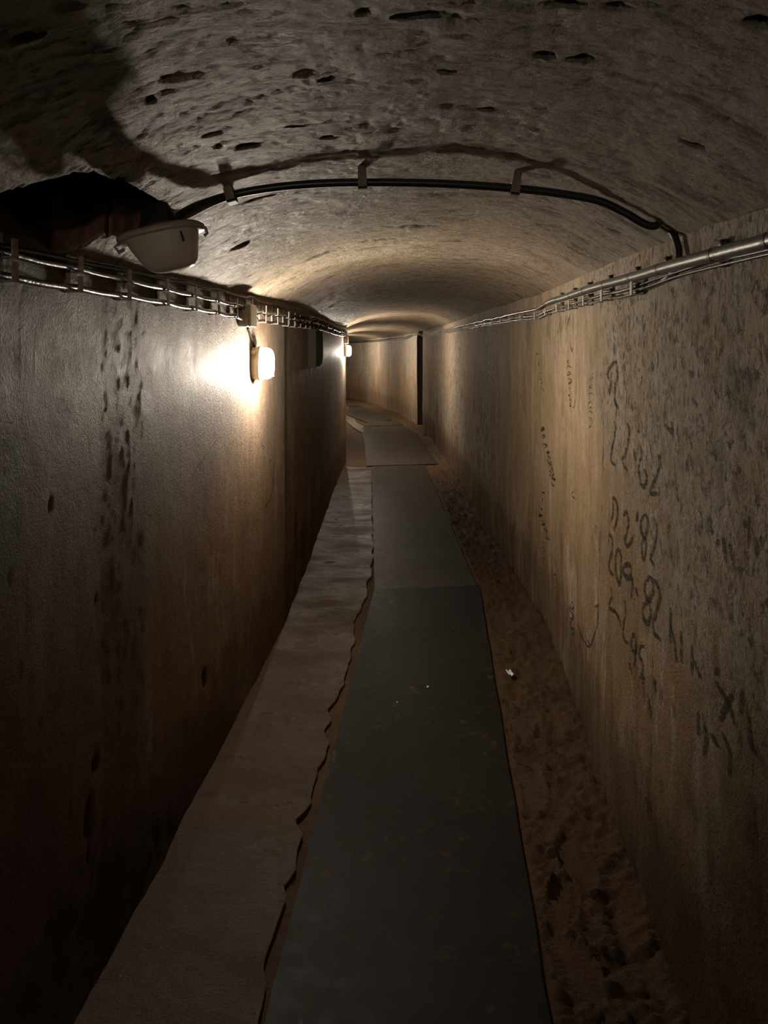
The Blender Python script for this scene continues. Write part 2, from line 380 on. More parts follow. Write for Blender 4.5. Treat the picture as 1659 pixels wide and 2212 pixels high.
# left wall
yy = np.concatenate([ysamp(-5, 4.06), ysamp(4.075, 24.3)]); zz = np.concatenate([np.arange(-.06, 1.70, .0125), [1.72, 1.75, 1.80, 1.9, 2.1]])
Yg, Zg = np.meshgrid(yy, zz, indexing='ij')
top = fzL(Yg)+.03; open_ = (Yg > .9) & (Yg < 1.62); Zc = np.minimum(Zg, np.where(open_, 2.0, top))
Xg = surfL(Yg, Zc)-np.where(open_ & (Zc > top), (Zc-top)*1.1+.02, 0)
stainL = blobs('L', Yg, Zc, [(45, 760, 5, 90, .6), (30, 940, 16, 26, .8), (45, 1110, 10, 60, .5), (70, 1480, 11, 40, .8), (90, 1560, 7, 18, .7), (62, 1280, 4, 110, .45), (75, 760, 3, 70, .45), (205, 1650, 9, 22, 1), (192, 1770, 12, 45, 1), (190, 1840, 3, 40, .8),
    (440, 1468, 5, 20, 1), (208, 1295, 5, 12, .9), (110, 1090, 4, 18, .8), (330, 1930, 40, 110, .9), (210, 1990, 60, 120, .8), (110, 2080, 70, 100, .7), (25, 600, 22, 60, .6), (130, 1950, 4, 30, .7), (60, 650, 16, 40, .8),
    (556, 1420, 3, 20, .6), (360, 1830, 20, 60, .6), (640, 1150, 4, 60, .5), (655, 1210, 5, 70, .5)])
grayL = np.clip(sstep(.85, 1.25, Zc+.25*fbm(8, Yg, Zc, 3, 2))*(.55+.45*vnoise(Yg*3, Zc*2, 4)), 0, 1)
grayL = np.maximum(grayL, .45*sstep(5.5, 8, Yg))
grayL *= (1-.75*sstep(3.0, 3.3, Yg)*(1-sstep(3.9, 4.1, Yg)))
Xg = Xg-.003*stainL*(Yg > 1.55)
stain_shadeL = 1-sstep(-.3, .3, Zc-np.interp(Yg, [0, 1.4, 2.0, 3.0, 4.2, 6], [1.0, .70, .30, .0, -.3, -.35])+.22*fbm(61, Yg, Zc, 2.2, 4))  # dimming away from the lamp, painted into the lower near wall
stain_shadeL = np.maximum(stain_shadeL, .8*(1-sstep(1.40, 1.52, Yg+.05*fbm(64, Yg, Zc, 4, 4))))
stainL = np.maximum(stainL, .8*(1-sstep(-.12, .12, Zc-np.interp(Yg, [0, 1.7, 2.3, 2.9, 3.3], [.38, .26, .14, .02, -.2])+.1*fbm(65, Yg, Zc, 6, 4))))
wl = link('wall_left', grid_mesh('wall_left', Xg, Yg, Zc, M_WL, {'stain': stainL, 'gray': grayL, 'damp': stain_shadeL}), kind='structure')  # 'damp' holds the painted lamp falloff plus the left edge stain

# right wall
yy = ysamp(-5, 13.39); zz = np.concatenate([np.arange(-.06, 1.77, .0125), [1.79, 1.81]])
Yg, Zg = np.meshgrid(yy, zz, indexing='ij'); Zc = np.minimum(Zg, fzR(Yg)+.025)
Xg = surfR(Yg, Zc)
stainR = blobs('R', Yg, Zc, [(1600, 850, 40, 90, .45), (1560, 1010, 14, 90, .35), (1392, 1490, 7, 30, .9), (1402, 1525, 6, 22, .9), (1415, 1480, 5, 18, .8),
    (1455, 1545, 3, 28, .7), (1428, 1500, 5, 20, .6), (1630, 1790, 10, 70, .8), (1600, 1600, 6, 50, .5), (1590, 1960, 26, 60, .6), (1400, 1740, 10, 20, .7), (1430, 1705, 8, 24, .7), (1500, 1750, 30, 60, .35), (1640, 1960, 12, 80, .7),
    (1380, 1480, 5, 14, .7), (1330, 1640, 6, 4, .8), (1184, 700, 4, 30, .5), (1140, 720, 5, 26, .5), (1550, 1900, 40, 50, .4), (1420, 1820, 8, 26, .6), (1470, 1985, 4, 26, .6), (943, 890, 4, 30, .6)])
grayR = sstep(.75, 1.2, Zc+.45*(1.7-np.clip(Yg, 0, 3.5))*.5+.18*fbm(9, Yg, Zc, 4, 2))*(1-sstep(2.3, 3.2, Yg+.3*vnoise(Yg*4, Zc*4, 1)))
grayR = np.maximum(grayR, sstep(4.8, 6.5, Yg)*sstep(.1, .6, Zc)*(.6+.5*vnoise(Yg*2.2, Zc*.6, 3)))
grayR = np.maximum(grayR, .55*sstep(1.3, 1.6, Zc+.1*vnoise(Yg*5, Zc*3, 2))*(.5+.5*vnoise(Yg*3, 0, 2)))
Xg = Xg+.006*stainR
shadeR = 1-sstep(-.38, .38, Zc-np.interp(Yg, [0, 1.3, 1.7, 2.3, 3.0, 4.2, 14], [1.1, .92, .62, .28, .0, -.3, -.3])+.22*fbm(62, Yg, Zc, 2.0, 4))  # lamp falloff darkened into the right wall's lower near colour
wr = link('wall_right', grid_mesh('wall_right', Xg, Yg, Zc, M_WR, {'stain': stainR, 'gray': np.clip(grayR, 0, 1), 'damp': shadeR}, True), kind='structure')  # 'damp' holds the painted lamp falloff
# far wall after the side passage, closing wall, back wall
yy = ysamp(14.45, 24.5); Yg, Zg = np.meshgrid(yy, np.arange(-.06, 1.79, .03), indexing='ij'); Zc = np.minimum(Zg, fzR(Yg)+.03)
Xf = fR(Yg)-.02*fbm(6, Yg, Zc, 1.5, 3)
grayF = np.clip(.6*sstep(.6, 1.2, Zc+.4*vnoise(Yg*1.5, Zc*2, 3))+.3*vnoise(Yg*2, 0, 1), 0, 1)
link('wall_far', grid_mesh('wall_far', Xf, Yg, Zc, M_WF, {'gray': grayF, 'stain': np.clip(fbm(2, Yg, Zc*.3, 4, 2)-.75, 0, 1)}, True), kind='structure')
b = MB(); b.box(-4.2, -2.4, 24.3, 24.5, -.05, 1.9); b.obj('wall_end', M_WF, smooth=False, kind='structure')
b = MB(); b.box(-1.2, .8, -4.9, -4.7, -.05, 2.1); b.obj('wall_back', M_WF, smooth=False, kind='structure')
b = MB()   # the narrow side passage opening in the right wall
x0 = float(fR(13.39)); b.box(x0+.012, 2.6, 13.29, 13.385, -.05, 1.95); b.box(.635, 2.6, 14.47, 14.6, -.05, 1.95); b.box(2.5, 2.6, 13.385, 14.47, -.05, 1.95)
M_PASS = simple('passage_dark', (.05, .04, .032), .8); b.obj('wall_passage', M_PASS, smooth=False, kind='structure')  # plain dark brown colour for the passage walls

# ceiling vault
def vault(x, y):
    l, r = fL(y), fR(y); u = np.clip((x-l)/(r-l), 0, 1); zl, zr = fzL(y), fzR(y); base = zl+(zr-zl)*u
    return base+(fzC(y)-(zl+zr)/2)*(1-np.abs(2*u-1)**2.7)
def ceil_hit(px, py):
    ys = np.linspace(.5, 12, 4000); xs = (px-HX)/FOC*ys; zs = EYE+(HY-py)/FOC*ys
    f = zs-vault(np.clip(xs, fL(ys), fR(ys)), ys); i = int(np.argmax(f > 0)); return float(xs[i]), float(ys[i])
hole_px = [(-160, 440), (-60, 425), (0, 414), (60, 400), (130, 379), (190, 371), (240, 384), (300, 412), (345, 432), (378, 452), (362, 474), (330, 492), (262, 508), (232, 502), (210, 513), (186, 528), (150, 541), (112, 547)]
hole = [ceil_hit(*p) for p in hole_px]
hole += [(float(fL(hole[-1][1]))-.05, hole[-1][1]-.02), (float(fL(hole[0][1]))-.05, hole[0][1])]
def inside(X, Y, poly):
    r = np.zeros(X.shape, bool); n = len(poly)
    for i in range(n):
        (x1, y1), (x2, y2) = poly[i], poly[(i+1) % n]
        if y1 == y2: continue
        c = ((y1 > Y) != (y2 > Y)) & (X < (x2-x1)*(Y-y1)/(y2-y1)+x1); r ^= c
    return r
yy = ysamp(-5, 24.3); U = np.linspace(-.012, 1.012, 135)
Yg, Ug = np.meshgrid(yy, U, indexing='ij'); l, r = fL(Yg), fR(Yg); Xg = l+(r-l)*Ug
Zg = vault(Xg, Yg)
amp = np.where(Yg > 8, 1.8, 1.0)
cre = np.abs(fbm(14, Xg*.8, Yg*1.4, 9, 3)); cre2 = np.abs(fbm(15, Xg*.9, Yg*1.5, 22, 2))
Dd = .010*fbm(11, Xg, Yg, 1.6, 2)*amp+.0034*fbm(12, Xg, Yg, 9, 5)+.003*np.maximum(0, fbm(13, Xg*1.3, Yg, 28, 2))+.0028*(1-sstep(0, .14, cre))+.0022*(1-sstep(0, .2, cre2))
edge = sstep(0, .06, np.minimum(Ug, 1-Ug)); Zg = Zg+Dd*(.3+.7*edge)
st = np.zeros_like(Xg)
for px, py, hw, hh in [(x_, y_, w__, h__*.9) for x_, y_, w__, h__ in [(541, 317, 32, 7), (714, 301, 20, 4), (1178, 118, 30, 12), (1255, 126, 30, 8), (780, 18, 14, 12), (60, 82, 60, 8), (320, 218, 16, 4), (705, 176, 12, 4), (1230, 8, 50, 7), (1055, 240, 20, 4), (1500, 305, 40, 6),
                       (455, 293, 24, 3), (640, 275, 30, 3), (470, 320, 8, 3), (965, 158, 14, 3), (900, 30, 50, 5), (1340, 12, 20, 8), (1640, 40, 40, 14), (890, 490, 60, 3), (820, 520, 50, 3), (700, 548, 40, 2.5), (1030, 560, 30, 2), (520, 535, 34, 5), (560, 432, 50, 2.5), (1330, 500, 60, 3), (1120, 640, 40, 2)]]:
    x0, y0 = ceil_hit(px, py); x1, _ = ceil_hit(px+hw, py); _, y1 = ceil_hit(px, py-hh)
    d = np.sqrt(((Xg-x0)/max(abs(x1-x0), .008))**2+((Yg-y0)/max(abs(y1-y0), .008))**2)+.35*fbm(3, Xg, Yg, 40, 2)
    st = np.maximum(st, 1-sstep(.6, 1.0, d))
Zg = Zg+.012*st
for px, py, hw, hh, a in [(385, 168, 60, 6, .006), (310, 215, 40, 4, .005), (990, 250, 60, 20, .003), (680, 165, 60, 6, .004)]:   # flakes hanging off
    x0, y0 = ceil_hit(px, py); x1, _ = ceil_hit(px+hw, py); _, y1 = ceil_hit(px, py-hh)
    d = np.sqrt(((Xg-x0)/abs(x1-x0))**2+((Yg-y0)/abs(y1-y0))**2)+.3*fbm(3, Xg, Yg, 25, 2)
    Zg = Zg-a*(1-sstep(.7, 1.0, d))
gray = sstep(1.75, 2.3, Yg)*(1-sstep(3.2, 4.3, Yg))*(1-sstep(.35, .75, Ug))
def snap(X, Y, P, rad, gap, ins):
    bx, by, bd = X.copy(), Y.copy(), np.full(X.shape, 9.0); n = len(P)
    for i in range(n):
        (x1, y1), (x2, y2) = P[i], P[(i+1) % n]; L2 = (x2-x1)**2+(y2-y1)**2
        t = np.clip(((X-x1)*(x2-x1)+(Y-y1)*(y2-y1))/L2, 0, 1); qx, qy = x1+t*(x2-x1), y1+t*(y2-y1); d = np.hypot(X-qx, Y-qy)
        m = d < bd; bx = np.where(m, qx, bx); by = np.where(m, qy, by); bd = np.where(m, d, bd)
    m = bd < rad; k = gap/np.maximum(bd, 1e-5); return np.where(m, bx+(X-bx)*k, X), np.where(m, by+(Y-by)*k, Y)
hin = inside(Xg, Yg, hole); Xs_, Ys_ = snap(Xg, Yg, hole, .0095, .0008, hin); near_ = (Yg > .7) & (Yg < 2.2); Xg = np.where(near_, Xs_, Xg); Yg = np.where(near_, Ys_, Yg)
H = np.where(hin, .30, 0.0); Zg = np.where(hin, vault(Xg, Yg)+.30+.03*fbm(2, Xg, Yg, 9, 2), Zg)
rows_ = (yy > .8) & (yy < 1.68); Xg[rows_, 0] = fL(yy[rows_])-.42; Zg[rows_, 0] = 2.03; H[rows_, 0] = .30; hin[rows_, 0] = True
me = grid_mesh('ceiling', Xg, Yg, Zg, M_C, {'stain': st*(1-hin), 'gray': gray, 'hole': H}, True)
hv = np.zeros(len(me.vertices), bool); hv[:] = hin.ravel()
lv = np.zeros(len(me.loops), np.int32); me.loops.foreach_get('vertex_index', lv); q = hv[lv].reshape(-1, 4).any(1)
me.polygons.foreach_set('use_smooth', ~q); me.update()
link('ceiling', me, kind='structure')

# ------------------------------------------------------------------ floor
matA = [floor_pt(568, 2212), floor_pt(809, 1272), floor_pt(1036, 1265), floor_pt(1188, 2212)]
dA = ((matA[1][0]-matA[0][0])/(matA[1][1]-matA[0][1]), (matA[2][0]-matA[3][0])/(matA[2][1]-matA[3][1]))
matA[0] = (matA[0][0]-dA[0]*1.6, matA[0][1]-1.6); matA[3] = (matA[3][0]-dA[1]*1.6, matA[3][1]-1.6)
matB = [floor_pt(809, 1272), floor_pt(806, 1150), floor_pt(803, 1007), floor_pt(918, 1004), floor_pt(975, 1137), floor_pt(1029, 1265)]
matC = [floor_pt(792, 1007), floor_pt(787, 955), floor_pt(777, 922.5), floor_pt(872, 919.5), floor_pt(900, 937), floor_pt(924, 972), floor_pt(948, 1002)]
matD = [floor_pt(785, 921.5), floor_pt(798, 909.5), floor_pt(858, 908), floor_pt(871, 918.5)]
matE = [floor_pt(791, 912.5), floor_pt(751, 896), (-.84, 18.6), floor_pt(781, 878), floor_pt(846, 906.5)]
matF = [(-.86, 18.8), (-1.45, 21.3), (-1.0, 21.2), floor_pt(780, 877)]
mats_ = [matA, matB, matC, matD, matE, matF]
slab_px = [(803, 1012), (803, 1100), (806, 1180), (800, 1240), (783, 1306), (768, 1345), (764, 1392), (750, 1432), (741, 1480), (727, 1505), (708, 1531), (719, 1554), (706, 1577), (716, 1605), (702, 1635), (690, 1660),
           (684, 1685), (675, 1736), (640, 1772), (646, 1804), (634, 1838), (633, 1880), (612, 1914), (608, 1981), (591, 2027), (571, 2091), (566, 2158), (557, 2212)]
sp_ = sorted([(p[1], p[0]) for p in (floor_pt(*q) for q in slab_px)]); sY = np.array([a for a, _ in sp_]); sX = np.array([b_ for _, b_ in sp_])
def slab_edge(y): y = np.asarray(y, float); return np.where(y < sY[0], sX[0]+(y-sY[0])*.09, np.interp(y, sY, sX))+.010*fbm(21, y, 0, 9, 3)*np.clip((9.2-y)*.4, 0, 1)
yy = ysamp(-5, 24.3); U = np.linspace(-.02, 1.02, 150); Yg, Ug = np.meshgrid(yy, U, indexing='ij'); l, r = fL(Yg), fR(Yg); Xg = l+(r-l)*Ug
Xg = np.where((Yg > 13.4) & (Yg < 14.45) & (Ug > .985), 2.55, Xg)
def on_mats(X, Y, grow=.0):
    m = np.zeros(X.shape, bool)
    for P in mats_:
        for dx, dy in ((0, 0), (grow, 0), (-grow, 0), (0, grow), (0, -grow)): m |= inside(X+dx, Y+dy, P)
    return m
um = on_mats(Xg, Yg, .022)
mc = np.interp(Yg, [0, 1.7, 4.7, 9.5, 14, 21], [-.05, .05, .27, .22, 0, -.8])
right = sstep(0, .05, Xg-mc-.25)
rough = fbm(31, Xg, Yg, 11, 4); lump = np.maximum(0, fbm(32, Xg, Yg*1.6, 24, 3))
ridge = 1-np.abs(fbm(33, Xg, Yg*1.5, 15, 3))
Zf = -.010+right*(.012*rough+.024*lump*ridge+.009*fbm(35, Xg, Yg, 30, 3)+.005*fbm(36, Xg, Yg*1.4, 52, 2))+(1-right)*.003*rough
Zf += .035*sstep(.12, .0, r-Xg)*(.6+.4*vnoise(Yg*7, 0, 0))*np.where(Yg < 13, 1, .3)+.012*sstep(.06, .0, Xg-l)
for fx, fy, sl, hw, hl in [floor_pt(1150, 1700)+(.1, .045, .13), floor_pt(1245, 1860)+(0, .05, .12), floor_pt(1215, 1950)+(.3, .045, .11), floor_pt(1240, 2080)+(-.2, .05, .12), floor_pt(1130, 1560)+(.2, .045, .12)]:   # shoe prints pressed in the damp earth
    dx = Xg-fx-(Yg-fy)*sl; d = np.sqrt((dx/hw)**2+((Yg-fy)/hl)**2); m = 1-sstep(.85, 1.02, d)
    Zf = Zf*(1-m)+m*(-.012+.0025*np.sin((Yg-fy)*2*PI/.018)*(np.abs(dx) > .018)); Zf += .008*np.exp(-((d-1.1)/.1)**2)
Zf = np.where(um, -.0125, Zf)
slabm = (Xg < slab_edge(Yg)+.004) & (Yg < 9.42); Zf = np.where(slabm, -.0125, Zf)
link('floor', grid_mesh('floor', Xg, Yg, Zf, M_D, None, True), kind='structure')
# screed strip on the left with a broken edge
yy = ysamp(-4.5, 9.42); V_ = np.concatenate([np.linspace(0, 1, 46), [1.0]]); Yg, Vg = np.meshgrid(yy, V_, indexing='ij')
Xa = fL(Yg)-.01; Xb = slab_edge(Yg); Xg = Xa+(Xb-Xa)*Vg
Zs = .002+.0022*fbm(41, Xg, Yg, 9, 3)+.0012*fbm(42, Xg, Yg, 40, 2)+.022*sstep(.13, .0, Xg-Xa)*(.6+.5*fbm(44, Yg, 0, 5, 2))+.002*np.maximum(0, fbm(45, Xg, Yg, 16, 3)-.4)
Zs[:, -1] = -.0125
Zs = np.maximum(Zs, -.0125)
Xg[-1:, :] = Xg[-2:-1, :]; 
link('trim_1', grid_mesh('trim_1', Xg, Yg, Zs, M_S, None, True), kind='structure')
# pale broken screed left of the walkway far down the tunnel
P = [(-.81, 16.4), (-.80, 15.5), (-.72, 14.95), (-.56, 13.95), (-.43, 13.3), (-.36, 13.02), (-.34, 13.35), (-.40, 13.75), (-.37, 14.05), (-.52, 14.7), (-.60, 15.6)]
b = MB(); n = len(P); b.add([(x, y, .008) for x, y in P]+[(x, y, -.03) for x, y in P], [tuple(range(n-1, -1, -1))]+[(i, (i+1) % n, n+(i+1) % n, n+i) for i in range(n)])
b.obj('trim_2', M_LEDGE, smooth=False, kind='structure')

def floor_mat(P, top, th, mat, label, seed):
    # subdivided polygon: fan of fine rows between the left and right chains
    P = [Vector((x, y)) for x, y in P]; ymin, ymax = min(p.y for p in P), max(p.y for p in P)
    n = 60; k = P.index(min(P, key=lambda p: p.y)); V = []; c = 15
    # left chain = points before the far edge, right chain = the rest reversed
    fl = {6: (3, 3), 7: (3, 4), 4: (2, 2), 5: (3, 2)}[len(P)]; Lc = P[:fl[0]]; Rc = P[fl[0]:][::-1]
    def at(ch, t):
        seg = [0]
        for a, b2 in zip(ch, ch[1:]): seg.append(seg[-1]+(b2-a).length)
        d = t*seg[-1]
        for i in range(len(seg)-1):
            if d <= seg[i+1]+1e-9: return ch[i].lerp(ch[i+1], (d-seg[i])/(seg[i+1]-seg[i]))
        return ch[-1]
    X = np.zeros((n+3, c+2)); Y = np.zeros_like(X); Z = np.zeros_like(X)
    for i in range(n+1):
        a, b2 = at(Lc, i/n), at(Rc, i/n)
        for j in range(c):
            p = a.lerp(b2, j/(c-1)); X[i+1, j+1], Y[i+1, j+1] = p.x, p.y
    e = .004
    jit = e*fbm(seed, Y, 0, 6, 2); X[:, 1] += jit[:, 1]*.8; X[:, c] += jit[:, c]*.8
    Z[:] = top+.0014*fbm(seed, X, Y, 3, 2)
    for A in (X, Y): A[0], A[-1] = A[1], A[-2]; A[:, 0], A[:, -1] = A[:, 1], A[:, -2]
    Z[0] = Z[-1] = top-th; Z[:, 0] = Z[:, -1] = top-th
    me = grid_mesh('floor_mat', X, Y, Z, mat, None, True); me.set_sharp_from_angle(angle=math.radians(35))
    return link('floor_mat', me, None, label, 'mat', 'mats laid end to end along the tunnel floor')
floor_mat(matA, .0, .0125, M_M1, 'nearest long black rubber mat running from the bottom of the view', 51)
floor_mat(matB, .0, .0125, M_M2, 'long dark grey rubber mat laid just beyond the nearest black mat', 52)
floor_mat(matC, .004, .0165, M_M3, 'wide brown grey mat lying past the step where the walkway gets wider', 53)
floor_mat(matD, .004, .0165, M_M3, 'short brown grey mat between two dark joints before the bend', 54)
floor_mat(matE, .004, .0165, M_M3, 'brown grey mat turning left with the bend beside the far wall', 55)
floor_mat(matF, .003, .0155, M_M3, 'farthest sliver of mat vanishing behind the end of the left wall', 56)

# ------------------------------------------------------------------ wall lamps
def oval(x, hy, hz, n=36, zc=0, p=2.6):
    R = []
    for k in range(n):
        t = 2*PI*k/n; c_, s_ = math.cos(t), math.sin(t)
        R.append((x, hy*math.copysign(abs(c_)**(2/p), c_), zc+hz*math.copysign(abs(s_)**(2/p), s_)))
    return R
def make_lamp():
    root = empty('wall_lamp', (0, 0, 0))
    b = MB(); b.loft([oval(-.008, .040, .068), oval(.004, .043, .071), oval(.024, .046, .073), oval(.029, .046, .073)]); h = b.obj('housing', M_HOUS, root)
    b = MB(); b.tube([(.012, -.043, .048), (.012, -.0505, .048)], .0105, 16); b.obj('cable_plug', M_HOUS, h)
    b = MB(); b.loft([oval(.027, .048, .075), oval(.034, .048, .075), oval(.036, .045, .072)], True, True); b.obj('clamp_ring', M_HOUS, root)
    b = MB(); rg = []
    for x, k in ((.036, .95), (.050, .97), (.068, .95), (.080, .88), (.088, .74), (.092, .52), (.0935, .2)): rg.append(oval(x, .046*k, .073*k, 40))
    b.loft(rg, False, True); g = b.obj('glass_dome', M_GLASS, root)
    for zc in (-.062, .036):
        b = MB(); b.tube([(.036, -.046, zc), (.060, -.0455, zc), (.080, -.038, zc*.95), (.090, -.02, zc*.9), (.0935, 0, zc*.88), (.090, .02, zc*.9), (.080, .038, zc*.95), (.060, .0455, zc), (.036, .046, zc)], .0012, 6); b.obj('rib', M_HOUS, g)
    b = MB(); rg = []
    for x, k in ((.044, .35), (.047, .75), (.055, 1.0), (.066, 1.0), (.076, .86), (.082, .62), (.085, .3)): rg.append(oval(x, .036*k, .044*k, 32, -.024))
    b.loft(rg, True, True); b.obj('bulb', M_BULB, root)
    return root
LROT = lambda y, s=1: math.atan2(float(fL(y+.05)-fL(y-.05)), .1)
lampP = make_lamp()
def place_lamp(o, y, z, label):
    o.location = (float(surfL(y, z)), y, z); o.rotation_euler = (0, 0, -LROT(y)); o['label'] = label; o['category'] = 'wall lamp'; o['group'] = 'oval lamps along the left wall'
place_lamp(lampP, 3.37, 1.419, 'lit oval bulkhead lamp on the left wall under the grey junction box')
place_lamp(copy_tree(lampP), 9.45, 1.428, 'small lit oval lamp far off at the end of the left wall')
place_lamp(copy_tree(lampP), -2.65, 1.42, 'lit oval lamp on the left wall behind the viewer')
place_lamp(copy_tree(lampP), 14.6, 1.42, 'lit oval lamp just out of sight behind the end of the left wall')
place_lamp(copy_tree(lampP), 18.9, 1.42, 'lit oval lamp hidden round the bend beyond the left wall')

# junction boxes
def make_box():
    root = empty('junction_box', (0, 0, 0))
    b = MB(); b.box(-.005, .040, -.055, .055, -.045, .045, .004); b.obj('box_body', M_BOX, root, smooth=False)
    b = MB(); b.box(.040, .050, -.056, .056, -.046, .046, .003); b.obj('lid', M_BOX, root, smooth=False)
    b = MB(); b.tube([(.020, -.054, .014), (.020, -.068, .014)], .0095, 14); b.obj('cable_gland', M_BOX, root)
    b = MB(); b.tube([(.022, -.054, -.026), (.022, -.0575, -.026)], .0075, 14); b.obj('blanking_plug', M_BOX, root)
    return root
boxP = make_box()
def place_box(o, y, z, label):
    o.location = (float(surfL(y, z))+.003, y, z); o.rotation_euler = (0, 0, -LROT(y)); o['label'] = label; o['category'] = 'junction box'; o['group'] = 'junction boxes on the left wall'
place_box(boxP, 3.16, 1.619, 'cream grey junction box on the left wall above the near lit lamp')
place_box(copy_tree(boxP), 9.42, 1.56, 'tiny junction box above the small lamp at the end of the left wall')
def drop(y0, z0, y1, z1, label, off=.010, r=.0040):
    pts = crom([(float(surfL(y0, z0))+off, y0, z0), (float(surfL((y0+y1)/2, z0))+off*.8, (y0+y1)/2+.006, (z0+z1)/2), (float(surfL(y1, z1))+off*.9, y1, z1)], 6)
    b = MB(); b.tube(pts, r, 8); b.obj('lamp_cable', M_SOOT, None, label=label, cat='cable')
drop(3.235, 1.575, 3.36, 1.49, 'short black cable dropping from the junction box to the near lit lamp')
drop(9.42, 1.515, 9.44, 1.50, 'short black cable above the small lamp at the end of the left wall')

# ------------------------------------------------------------------ cables and brackets on the left wall
def make_bracketL(mat):
    root = empty('cable_bracket', (0, 0, 0))
    b = MB(); b.box(-.006, .004, -.010, .010, -.045, .045); b.obj('back_plate', mat, root, smooth=False)
    for zc in (0, -.042):
        b = MB(); b.box(.003, .034, -.009, .009, zc-.002, zc+.001); b.box(.031, .034, -.009, .009, zc, zc+.033); b.box(.003, .005, -.009, .009, zc+.001, zc+.030)
        b.obj('hook', mat, root, smooth=False)
    return root
ORD = ['first', 'second', 'third', 'fourth', 'fifth', 'sixth', 'seventh', 'eighth', 'ninth', 'tenth']
proto = make_bracketL(M_BRK); protoG = make_bracketL(M_BR)
ybr = [1.379+.2635*k for k in range(31)]
def railL(y): return 1.651 + .006*math.sin(y*1.3) - (.004 if y > 4 else 0) + (.012 if 3.2 < y < 3.35 else 0)
usedA = usedB = False
for k, y in enumerate(ybr):
    if y > 9.3: break
    near = y < 3.25
    if near: o = proto if not usedA else copy_tree(proto); usedA = True
    else: o = protoG if not usedB else copy_tree(protoG); usedB = True
    z = railL(y); o.location = (float(surfL(y, z)), y, z); o.rotation_euler = (0, random.uniform(-.05, .05), -LROT(y)+random.uniform(-.05, .05))
    if near:
        m = 7-k
        if m < 1: o['label'] = 'two-tier steel cable bracket right above the grey junction box'
        else: o['label'] = f'steel cable bracket on the left wall, {ORD[m-1]} this side of the near junction box'
    elif k < 15: o['label'] = f'pale cable bracket on the left wall, {ORD[k-8]} beyond the near junction box'
    else: o['label'] = 'tiny cable bracket in the crowded far row along the left wall'
    o['category'] = 'cable bracket'; o['group'] = 'cable brackets along the top of the left wall'
def wall_cable(name, side, ys, zf, off, r, mat, label, seed, br=None, sag=.004, n=9, wob=.0015):
    pts = []
    for y in ys:
        z = zf(y); x = float(fL(y))+off if side == 'L' else float(fR(y))-off
        s_ = 0
        if br: ph = ((y-br[0])/br[1]) % 1.0; s_ = -sag*math.sin(PI*ph)
        pts.append((x+wob*(3 if y > 4.2 and side == 'L' else 1)*float(vnoise(y*6, seed, 0)), y, z+s_+wob*float(vnoise(y*5, seed, 3))))
    b = MB(); b.tube(pts, r, n); return b.obj(name, mat, None, label=label, cat='cable')
BR = (1.379, .2635)
wall_cable('wall_cable', 'L', np.arange(-4.6, 9.75, .03), lambda y: railL(y)+.0095, .019, .0075, M_CABG, 'shiny cable in the upper hooks of the brackets along the left wall', 1, BR)
wall_cable('wall_cable', 'L', np.arange(-4.6, 3.10, .03), lambda y: railL(y)-.0325-(.005 if y > 3.02 else 0), .020, .0075, M_CABG, 'shiny cable in the lower hooks on the left wall, running into the junction box', 2, BR)
wall_cable('wall_cable', 'L', np.arange(3.23, 9.4, .03), lambda y: railL(y)-.0335, .018, .006, M_CAB, 'dark cable in the lower hooks beyond the near junction box', 3, BR, .006)
wall_cable('wall_cable', 'L', np.arange(3.0, 9.7, .03), lambda y: railL(y)+.008+.004*math.sin(y*5), .0085, .0035, M_CAB, 'thin dark cable behind the upper cable past the near lamp', 4, BR, .012, 7, .003)
wall_cable('wall_cable', 'L', np.arange(4.3, 9.5, .03), lambda y: railL(y)-.006+.006*math.sin(y*9), .036, .0055, M_SOOT, 'matt black cable looping loosely in front of the far left brackets', 6, BR, .02, 7, .003)
wall_cable('wall_cable', 'L', np.arange(4.15, 9.6, .03), lambda y: railL(y)+.022+.004*math.sin(y*7), .032, .005, M_SOOT, 'matt black cable lying over the far left brackets', 7, BR, .012, 7, .003)
wall_cable('wall_cable', 'L', np.arange(-4.6, 9.7, .05), lambda y: min(railL(y)+.048, float(fzL(y))-.010), .010, .006, M_CAB, 'black cable tucked under the ceiling along the top of the left wall', 5, None, 0, 7, .003)

# ------------------------------------------------------------------ pipe, brackets and cables on the right wall
def pipez(y): return float(np.interp(y, [0, 1.245, 1.79, 2.53, 3.7, 3.95, 4.2, 5.2, 8.2, 13.2], [1.66, 1.667, 1.679, 1.6935, 1.712, 1.706, 1.697, 1.697, 1.698, 1.692]))
root = empty('conduit_pipe', (float(fR(1.3))-.03, 1.3, 1.667), 0, 'thick grey metal pipe high on the right wall from near view to the kink', 'pipe')
loc = Vector(root.location)
pts = [Vector((float(fR(y))-.026, y, pipez(y)))-loc for y in np.arange(-4.6, 3.9, .05)]
b = MB(); b.tube(pts, .0135, 16); b.obj('pipe_run', M_PIPE, root)
def strap(y, r, mat, nm='pipe_strap'):
    c = Vector((float(fR(y))-.026, y, pipez(y))); b = MB(); V = []
    for dy in (-.005, .005):
        for k in range(16):
            t = 2*PI*k/16; V.append(c+Vector((math.cos(t)*r, dy, math.sin(t)*r))-loc)
    b.add(V, [(i, (i+1) % 16, 16+(i+1) % 16, 16+i) for i in range(16)])
    W = Vector((float(fR(y))-.010, y, pipez(y)+.022))-loc; b.box(W.x-.006, W.x+.016, W.y-.011, W.y+.011, W.z-.010, W.z+.006)
    b.box(W.x-.004, W.x+.016, W.y-.011, W.y+.011, W.z-.046, W.z-.036)
    b.obj(nm, mat, root)
for y in (1.225, 1.46, 1.81, 2.1, 2.42, 2.77, 3.12, 3.5): strap(y, .0148, M_DK)
